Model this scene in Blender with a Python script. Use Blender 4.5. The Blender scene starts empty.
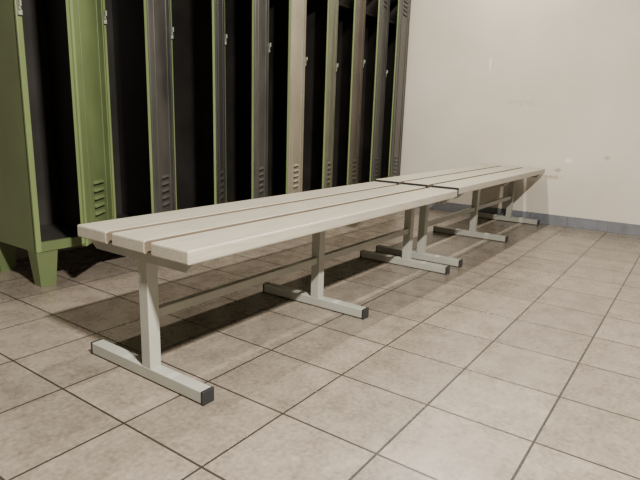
import bpy, bmesh, math, random
from mathutils import Vector, Matrix
random.seed(3)
S=bpy.context.scene
COL=bpy.context.collection

# ------------------------------------------------------------ materials
def newmat(name):
    m=bpy.data.materials.new(name); m.use_nodes=True
    nt=m.node_tree; b=nt.nodes['Principled BSDF']; return m,nt,b
def N(nt,t,**k):
    n=nt.nodes.new(t)
    for a,v in k.items(): setattr(n,a,v)
    return n
def painted(name,col,rough=.45,var=.08,scale=6,metal=0,bump=.02,stretch=(1,1,1)):
    m,nt,b=newmat(name)
    tc=N(nt,'ShaderNodeTexCoord'); mp=N(nt,'ShaderNodeMapping'); mp.inputs['Scale'].default_value=stretch
    nt.links.new(tc.outputs['Object'],mp.inputs[0])
    no=N(nt,'ShaderNodeTexNoise'); no.inputs['Scale'].default_value=scale; no.inputs['Detail'].default_value=5
    nt.links.new(mp.outputs[0],no.inputs['Vector'])
    cr=N(nt,'ShaderNodeValToRGB')
    cr.color_ramp.elements[0].position=.3; cr.color_ramp.elements[1].position=.7
    cr.color_ramp.elements[0].color=[c*(1-var) for c in col]+[1]
    cr.color_ramp.elements[1].color=[min(1,c*(1+var)) for c in col]+[1]
    nt.links.new(no.outputs['Fac'],cr.inputs[0]); nt.links.new(cr.outputs[0],b.inputs['Base Color'])
    b.inputs['Roughness'].default_value=rough; b.inputs['Metallic'].default_value=metal
    bp=N(nt,'ShaderNodeBump'); bp.inputs['Strength'].default_value=bump; bp.inputs['Distance'].default_value=.01
    nt.links.new(no.outputs['Fac'],bp.inputs['Height']); nt.links.new(bp.outputs[0],b.inputs['Normal'])
    return m
M_slat=painted('slat_wood',(.305,.275,.215),.34,.12,14,bump=.05,stretch=(.6,9,9))
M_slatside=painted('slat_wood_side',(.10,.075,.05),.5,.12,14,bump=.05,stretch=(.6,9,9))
M_steel=painted('bench_steel',(.26,.258,.215),.28,.08,9)
M_cap=painted('black_plastic',(.012,.012,.013),.5,.1)
M_green=painted('locker_green',(.080,.105,.040),.38,.18,3)
M_greenE=painted('locker_green_edge',(.13,.17,.062),.38,.12,3)
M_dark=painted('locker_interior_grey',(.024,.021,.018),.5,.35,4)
M_dgrey=painted('locker_door_grey',(.044,.041,.036),.36,.3,4)
M_dgrey2=painted('locker_door_charcoal',(.022,.021,.019),.36,.25,5)
M_dolive=painted('locker_door_olive',(.085,.084,.055),.4,.2,5)
M_beige=painted('locker_door_beige',(.19,.168,.12),.45,.15,4)
M_brown=painted('locker_door_brown',(.050,.040,.029),.4,.25,4)
M_slot=painted('vent_shadow',(.012,.012,.010),.7,.1)
M_chrome=painted('latch_metal',(.4,.42,.34),.35,.05,metal=.4)
M_ceil=painted('ceiling_paint',(.26,.25,.23),.8,.03)

def tile_mat():
    m,nt,b=newmat('floor_tiles')
    tc=N(nt,'ShaderNodeTexCoord'); mp=N(nt,'ShaderNodeMapping')
    mp.inputs['Location'].default_value=(-.754+.299*40,-.251+.299*40,0)
    nt.links.new(tc.outputs['Object'],mp.inputs[0])
    br=N(nt,'ShaderNodeTexBrick'); br.offset=0; br.squash=1
    for k,v in (('Scale',1),('Mortar Size',.0036),('Mortar Smooth',.3),('Bias',0),('Brick Width',.299),('Row Height',.299)): br.inputs[k].default_value=v
    br.inputs['Color1'].default_value=(.82,.82,.82,1); br.inputs['Color2'].default_value=(1.0,1.0,1.0,1)
    nt.links.new(mp.outputs[0],br.inputs['Vector'])
    n1=N(nt,'ShaderNodeTexNoise'); n1.inputs['Scale'].default_value=9; n1.inputs['Detail'].default_value=9; n1.inputs['Roughness'].default_value=.7
    n2=N(nt,'ShaderNodeTexNoise'); n2.inputs['Scale'].default_value=70; n2.inputs['Detail'].default_value=6
    for n in (n1,n2): nt.links.new(mp.outputs[0],n.inputs['Vector'])
    cr=N(nt,'ShaderNodeValToRGB'); cr.color_ramp.elements[0].position=.36; cr.color_ramp.elements[1].position=.66
    cr.color_ramp.elements[0].color=(.108,.087,.065,1); cr.color_ramp.elements[1].color=(.220,.184,.144,1)
    ad=N(nt,'ShaderNodeMath',operation='MULTIPLY_ADD'); ad.inputs[1].default_value=.42
    sub=N(nt,'ShaderNodeMath',operation='MULTIPLY'); sub.inputs[1].default_value=.60
    nt.links.new(n1.outputs['Fac'],sub.inputs[0]); nt.links.new(n2.outputs['Fac'],ad.inputs[0]); nt.links.new(sub.outputs[0],ad.inputs[2])
    nt.links.new(ad.outputs[0],cr.inputs[0])
    mu=N(nt,'ShaderNodeMix',data_type='RGBA',blend_type='MULTIPLY'); mu.inputs[0].default_value=1
    nt.links.new(cr.outputs[0],mu.inputs[6]); nt.links.new(br.outputs['Color'],mu.inputs[7])
    mx=N(nt,'ShaderNodeMix',data_type='RGBA'); mx.inputs[7].default_value=(.022,.018,.015,1)
    nt.links.new(br.outputs['Fac'],mx.inputs[0]); nt.links.new(mu.outputs[2],mx.inputs[6])
    nt.links.new(mx.outputs[2],b.inputs['Base Color'])
    rr=N(nt,'ShaderNodeMapRange'); rr.inputs['To Min'].default_value=.18; rr.inputs['To Max'].default_value=.38
    nt.links.new(n1.outputs['Fac'],rr.inputs['Value']); nt.links.new(rr.outputs[0],b.inputs['Roughness'])
    h=N(nt,'ShaderNodeMath',operation='MULTIPLY_ADD'); h.inputs[1].default_value=-1.0
    nt.links.new(br.outputs['Fac'],h.inputs[0])
    h2=N(nt,'ShaderNodeMath',operation='MULTIPLY'); h2.inputs[1].default_value=.25
    nt.links.new(n2.outputs['Fac'],h2.inputs[0]); nt.links.new(h2.outputs[0],h.inputs[2])
    bp=N(nt,'ShaderNodeBump'); bp.inputs['Strength'].default_value=.35; bp.inputs['Distance'].default_value=.003
    nt.links.new(h.outputs[0],bp.inputs['Height']); nt.links.new(bp.outputs[0],b.inputs['Normal'])
    return m
M_floor=tile_mat()

def wall_mat(name,marks,k=1):
    m,nt,b=newmat(name)
    tc=N(nt,'ShaderNodeTexCoord')
    no=N(nt,'ShaderNodeTexNoise'); no.inputs['Scale'].default_value=1.6; no.inputs['Detail'].default_value=6
    nt.links.new(tc.outputs['Object'],no.inputs['Vector'])
    cr=N(nt,'ShaderNodeValToRGB'); cr.color_ramp.elements[0].position=.3; cr.color_ramp.elements[1].position=.75
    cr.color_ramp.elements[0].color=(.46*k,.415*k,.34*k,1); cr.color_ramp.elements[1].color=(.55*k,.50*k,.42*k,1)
    nt.links.new(no.outputs['Fac'],cr.inputs[0])
    last=cr.outputs[0]
    for (x,y,z,sy,sz,col,thr) in marks:
        mp=N(nt,'ShaderNodeMapping'); mp.vector_type='POINT'
        mp.inputs['Location'].default_value=(0,-y/sy,-z/sz); mp.inputs['Scale'].default_value=(0,1/sy,1/sz)
        nt.links.new(tc.outputs['Object'],mp.inputs[0])
        g=N(nt,'ShaderNodeTexGradient',gradient_type='SPHERICAL'); nt.links.new(mp.outputs[0],g.inputs[0])
        n3=N(nt,'ShaderNodeTexNoise'); n3.inputs['Scale'].default_value=60; n3.inputs['Detail'].default_value=4
        nt.links.new(tc.outputs['Object'],n3.inputs['Vector'])
        mm=N(nt,'ShaderNodeMath',operation='MULTIPLY'); nt.links.new(g.outputs['Fac'],mm.inputs[0]); nt.links.new(n3.outputs['Fac'],mm.inputs[1])
        r=N(nt,'ShaderNodeMapRange'); r.inputs['From Min'].default_value=thr; r.inputs['From Max'].default_value=thr+.08; r.inputs['To Max'].default_value=.75
        nt.links.new(mm.outputs[0],r.inputs['Value'])
        x2=N(nt,'ShaderNodeMix',data_type='RGBA'); nt.links.new(r.outputs[0],x2.inputs[0]); nt.links.new(last,x2.inputs[6]); x2.inputs[7].default_value=(*col,1)
        last=x2.outputs[2]
    nt.links.new(last,b.inputs['Base Color']); b.inputs['Roughness'].default_value=.2
    n4=N(nt,'ShaderNodeTexNoise'); n4.inputs['Scale'].default_value=14; n4.inputs['Detail'].default_value=4
    nt.links.new(tc.outputs['Object'],n4.inputs['Vector'])
    bp=N(nt,'ShaderNodeBump'); bp.inputs['Strength'].default_value=.35; bp.inputs['Distance'].default_value=.005
    nt.links.new(n4.outputs['Fac'],bp.inputs['Height']); nt.links.new(bp.outputs[0],b.inputs['Normal'])
    return m
WX=4.76
M_wallF=wall_mat('wall_paint_far',[(0,.97,.46,.06,.03,(.34,.24,.17),.23),(0,.90,.54,.08,.05,(.68,.65,.60),.28),
    (0,1.12,.44,.12,.04,(.68,.65,.60),.25),(0,1.02,.40,.16,.03,(.32,.26,.20),.24),(0,1.62,1.31,.012,.10,(.72,.69,.62),.19),
    (0,.62,.58,.05,.04,(.34,.26,.20),.28),(0,1.3,1.0,.5,.10,(.40,.36,.29),.36)])
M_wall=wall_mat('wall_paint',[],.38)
M_base=painted('baseboard_tile',(.125,.13,.138),.26,.15,12)

# ------------------------------------------------------------ mesh helper
class B:
    def __init__(s): s.bm=bmesh.new(); s.mats=[]
    def mi(s,m):
        if m not in s.mats: s.mats.append(m)
        return s.mats.index(m)
    def box(s,a,b,m,M=None,bev=0,taper=None,side=None):
        x0,y0,z0=a; x1,y1,z1=b
        co=[(x0,y0,z0),(x1,y0,z0),(x1,y1,z0),(x0,y1,z0),(x0,y0,z1),(x1,y0,z1),(x1,y1,z1),(x0,y1,z1)]
        if taper: co=[taper(*c) for c in co]
        t=bmesh.new()
        v=[t.verts.new(c) for c in co]
        for f in ((0,3,2,1),(4,5,6,7),(0,1,5,4),(1,2,6,5),(2,3,7,6),(3,0,4,7)): t.faces.new([v[i] for i in f])
        if bev: bmesh.ops.bevel(t,geom=list(t.edges),offset=bev,segments=2,profile=.5,affect='EDGES')
        t.normal_update()
        if M: bmesh.ops.transform(t,matrix=M,verts=t.verts)
        k=s.mi(m); k2=s.mi(side[0]) if side else k; mp={}
        for w in t.verts: mp[w]=s.bm.verts.new(w.co)
        for f in t.faces:
            nf=s.bm.faces.new([mp[w] for w in f.verts]); nf.material_index=k
            if side and (side[1](f)): nf.material_index=k2
        t.free()
    def obj(s,name,parent=None):
        me=bpy.data.meshes.new(name); bmesh.ops.recalc_face_normals(s.bm,faces=s.bm.faces)
        s.bm.to_mesh(me); s.bm.free()
        for m in s.mats: me.materials.append(m)
        o=bpy.data.objects.new(name,me); COL.objects.link(o)
        if parent: o.parent=parent
        return o
def empty(name,loc=(0,0,0)):
    e=bpy.data.objects.new(name,None); COL.objects.link(e); e.location=loc; return e

# ------------------------------------------------------------ room
X0,Y0,YL,ZC=-2.2,-2.6,3.0,2.8
def slab(name,a,b,m):
    q=B(); q.box(a,b,m); return q.obj(name)
slab('floor',(X0-.1,Y0-.1,-.1),(WX+.1,YL+.1,0),M_floor)
slab('ceiling',(X0-.1,Y0-.1,ZC),(WX+.1,YL+.1,ZC+.1),M_ceil)
slab('wall_far',(WX,Y0-.1,0),(WX+.1,YL+.1,ZC),M_wallF)
slab('wall_left',(X0-.1,YL,0),(WX,YL+.1,ZC),M_wall)
slab('wall_right',(X0-.1,Y0-.1,0),(WX,Y0,ZC),M_wall)
slab('wall_back',(X0-.1,Y0,0),(X0,YL,ZC),M_wall)
q=B(); y=.251-.299*9
while y<2.9:
    a=max(y+.0015,Y0); b=min(y+.2975,YL)
    if b>a: q.box((WX-.009,a,0),(WX,b,.088),M_base,bev=.002)
    y+=.299
q.obj('baseboard_far')

# ------------------------------------------------------------ benches
SY0,SY1,SH=1.062,1.585,.455
FY0,FY1=1.048,1.60
def bench(name,xs,x0,x1,dz=0):
    e=empty(name,((x0+x1)/2,(SY0+SY1)/2,0))
    inv=Matrix.Translation(-e.location)
    gap=.026; w=(SY1-SY0-2*gap)/3; th=.040
    for i in range(3):
        q=B(); a=SY0+i*(w+gap)
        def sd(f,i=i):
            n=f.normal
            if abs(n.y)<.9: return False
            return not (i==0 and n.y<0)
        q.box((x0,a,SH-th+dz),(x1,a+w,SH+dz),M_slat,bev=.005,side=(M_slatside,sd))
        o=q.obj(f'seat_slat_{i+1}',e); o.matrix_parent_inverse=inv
    for i,x in enumerate(xs):
        q=B(); t=.042
        q.box((x,FY0+.006,.004),(x+t,FY1-.006,.042),M_steel,bev=.003)
        q.box((x-.001,FY0,.0),(x+t+.001,FY0+.010,.043),M_cap,bev=.002)
        q.box((x-.001,FY1-.010,.0),(x+t+.001,FY1,.043),M_cap,bev=.002)
        q.box((x+.001,FY0+.012,0),(x+t-.001,FY0+.05,.006),M_cap); q.box((x+.001,FY1-.05,0),(x+t-.001,FY1-.012,.006),M_cap)
        yc=1.302
        q.box((x+.001,yc-.021,.04),(x+t-.001,yc+.021,SH-th-.030+dz),M_steel,bev=.002)
        zt=SH-th+dz; zb=zt-.034
        def tp(X,Y,Z):
            if Z<zt-.01: Y=yc+(Y-yc)*.84
            return (X,Y,Z)
        q.box((x,SY0+.012,zb),(x+t,SY1-.012,zt),M_steel,taper=tp)
        o=q.obj(f'leg_{i+1}',e); o.matrix_parent_inverse=inv
    q=B()
    for a,b in zip(xs[:-1],xs[1:]):
        q.box((a+.042,1.302-.013,.195),(b+.001,1.302+.013,.224),M_steel,bev=.002)
    o=q.obj('rail',e); o.matrix_parent_inverse=inv
    if dz:
        q=B()
        for i in range(3):
            a=SY0+i*(w+gap); q.box((x0-.004,a,SH-th+dz-.001),(x0-.0005,a+w,SH+dz-.002),M_cap)
        o=q.obj('end_caps',e); o.matrix_parent_inverse=inv
x1,s,g=.942,.877,.192
bench('bench',[x1,x1+s,x1+2*s],.912,2.790)
bench('bench.001',[x1+2*s+g,x1+3*s+g,x1+4*s+g],2.806,4.72,.012)

# ------------------------------------------------------------ lockers
LY=2.409; LX=1.188; P=.392; LZ0=.17; LZ1=2.0; LD=.48
ang=[36,34,38,28,22,25,20,17,12]
dm=[M_green,M_dgrey,M_dgrey2,M_dgrey,M_beige,M_dolive,M_brown,M_dgrey2,M_dgrey2]
for i in range(9):
    xa=LX+i*P+.0005; xb=xa+P-.001
    q=B(); t=.012; st=.024
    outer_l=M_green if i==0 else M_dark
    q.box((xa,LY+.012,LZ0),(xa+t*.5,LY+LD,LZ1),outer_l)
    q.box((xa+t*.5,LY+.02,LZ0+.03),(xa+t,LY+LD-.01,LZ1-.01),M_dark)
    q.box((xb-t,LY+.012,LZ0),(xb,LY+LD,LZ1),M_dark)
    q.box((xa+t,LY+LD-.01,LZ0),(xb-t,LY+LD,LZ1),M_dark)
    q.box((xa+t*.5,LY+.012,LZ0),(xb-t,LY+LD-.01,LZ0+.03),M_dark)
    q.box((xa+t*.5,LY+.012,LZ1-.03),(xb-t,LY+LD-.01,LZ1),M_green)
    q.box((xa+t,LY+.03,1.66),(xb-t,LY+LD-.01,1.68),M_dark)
    q.box((xa,LY,LZ0),(xa+st,LY+.02,LZ1),M_greenE,bev=.002)
    q.box((xb-st*.7,LY,LZ0),(xb,LY+.02,LZ1),M_greenE,bev=.002)
    q.box((xa+st,LY,LZ0),(xb-st*.7,LY+.02,LZ0+.045),M_green,bev=.002)
    q.box((xa+st,LY,LZ1-.05),(xb-st*.7,LY+.02,LZ1),M_green,bev=.002)
    zc=1.22+random.uniform(-.03,.05)
    q.box((xa+.004,LY-.022,zc),(xa+.010,LY,zc+.035),M_chrome)
    q.box((xa+.004,LY-.030,zc+.012),(xa+.010,LY-.02,zc+.035),M_chrome)
    q.box((xa+.004,LY-.012,zc-.02),(xa+.020,LY,zc),M_chrome)
    if i%3==0 or i==8:
        fx=xa if i%3==0 else xb-.10
        for yy in (LY+.005,LY+LD-.085):
            def tf(X,Y,Z,fx=fx,yy=yy):
                if Z<.01: X=fx+.05+(X-fx-.05)*.72; Y=yy+.04+(Y-yy-.04)*.72
                return (X,Y,Z)
            q.box((fx,yy,0),(fx+.10,yy+.08,LZ0),M_green,taper=tf)
    th=math.radians(ang[i]); w=P-.045
    M=Matrix.Translation((xb-.012,LY-.004,0))@Matrix.Rotation(th,4,'Z')
    z0,z1=LZ0+.05,LZ1-.055
    edge=M_greenE if i==0 else dm[i]
    q.box((-w,-.018,z0),(0,-.012,z1),dm[i],M=M,bev=.0015)
    q.box((-w,-.012,z0),(-w+.012,0,z1),M_greenE,M=M)
    q.box((-.012,-.012,z0),(0,0,z1),M_greenE,M=M)
    q.box((-w,-.012,z0),(0,0,z0+.012),edge,M=M)
    q.box((-w,-.012,z1-.012),(0,0,z1),M_green,M=M)
    q.box((-w,-.0205,z0),(-w+.018,-.018,z1),edge,M=M,bev=.001)
    q.box((-.018,-.0205,z0),(0,-.018,z1),edge,M=M,bev=.001)
    for rx in (.22,.78):
        q.box((-w*rx-.006,-.0215,z0+.03),(-w*rx+.006,-.0175,z1-.03),dm[i],M=M,bev=.0015)
    for zb in (.33,1.72):
        for k in range(5):
            zz=zb+k*.036
            q.box((-w*.5-.055,-.0195,zz),(-w*.5+.055,-.0175,zz+.010),M_slot,M=M)
            def tl(X,Y,Z,zz=zz):
                if Z>zz+.015: Y=-.018
                return (X,Y,Z)
            q.box((-w*.5-.055,-.026,zz+.009),(-w*.5+.055,-.0178,zz+.022),dm[i],M=M,taper=tl)
    q.obj('locker' if i==0 else f'locker.{i:03d}')

# ------------------------------------------------------------ lights
M_fix=painted('lamp_housing',(.7,.7,.7),.4,.02)
def lamp(i,c,sx,sy,power,col=(1,.95,.87)):
    q=B(); q.box((c[0]-sx/2-.03,c[1]-sy/2-.03,ZC-.06),(c[0]+sx/2+.03,c[1]+sy/2+.03,ZC),M_fix,bev=.004)
    q.obj('ceiling_lamp' if i==0 else f'ceiling_lamp.{i:03d}')
    l=bpy.data.lights.new('tube_light','AREA'); l.shape='RECTANGLE'; l.size=sx; l.size_y=sy; l.energy=power; l.color=col
    o=bpy.data.objects.new('tube_light' if i==0 else f'tube_light.{i:03d}',l); COL.objects.link(o); o.location=(c[0],c[1],ZC-.065)
lamp(0,(3.25,1.44),2.1,.05,125,(1,.93,.83))
lamp(1,(.31,-.85),.18,.10,600,(1,.96,.90))
S.world=bpy.data.worlds.new('world'); S.world.use_nodes=True
S.world.node_tree.nodes['Background'].inputs[0].default_value=(.6,.6,.6,1)
S.world.node_tree.nodes['Background'].inputs[1].default_value=.3

# ------------------------------------------------------------ camera
yaw,pit,roll=.6132,.2198,-.0315
fw=Vector((math.cos(yaw)*math.cos(pit),math.sin(yaw)*math.cos(pit),-math.sin(pit)))
r=Vector((math.sin(yaw),-math.cos(yaw),0)); d=fw.cross(r)
c,s_=math.cos(roll),math.sin(roll)
r2=c*r+s_*d; d2=-s_*r+c*d
cd=bpy.data.cameras.new('camera'); cd.sensor_width=36; cd.lens=535.6/640*36; cd.clip_start=.01
co=bpy.data.objects.new('camera',cd); COL.objects.link(co)
R=Matrix((r2,-d2,-fw)).transposed()
co.matrix_world=Matrix.Translation((0,0,.8))@R.to_4x4()
S.camera=co
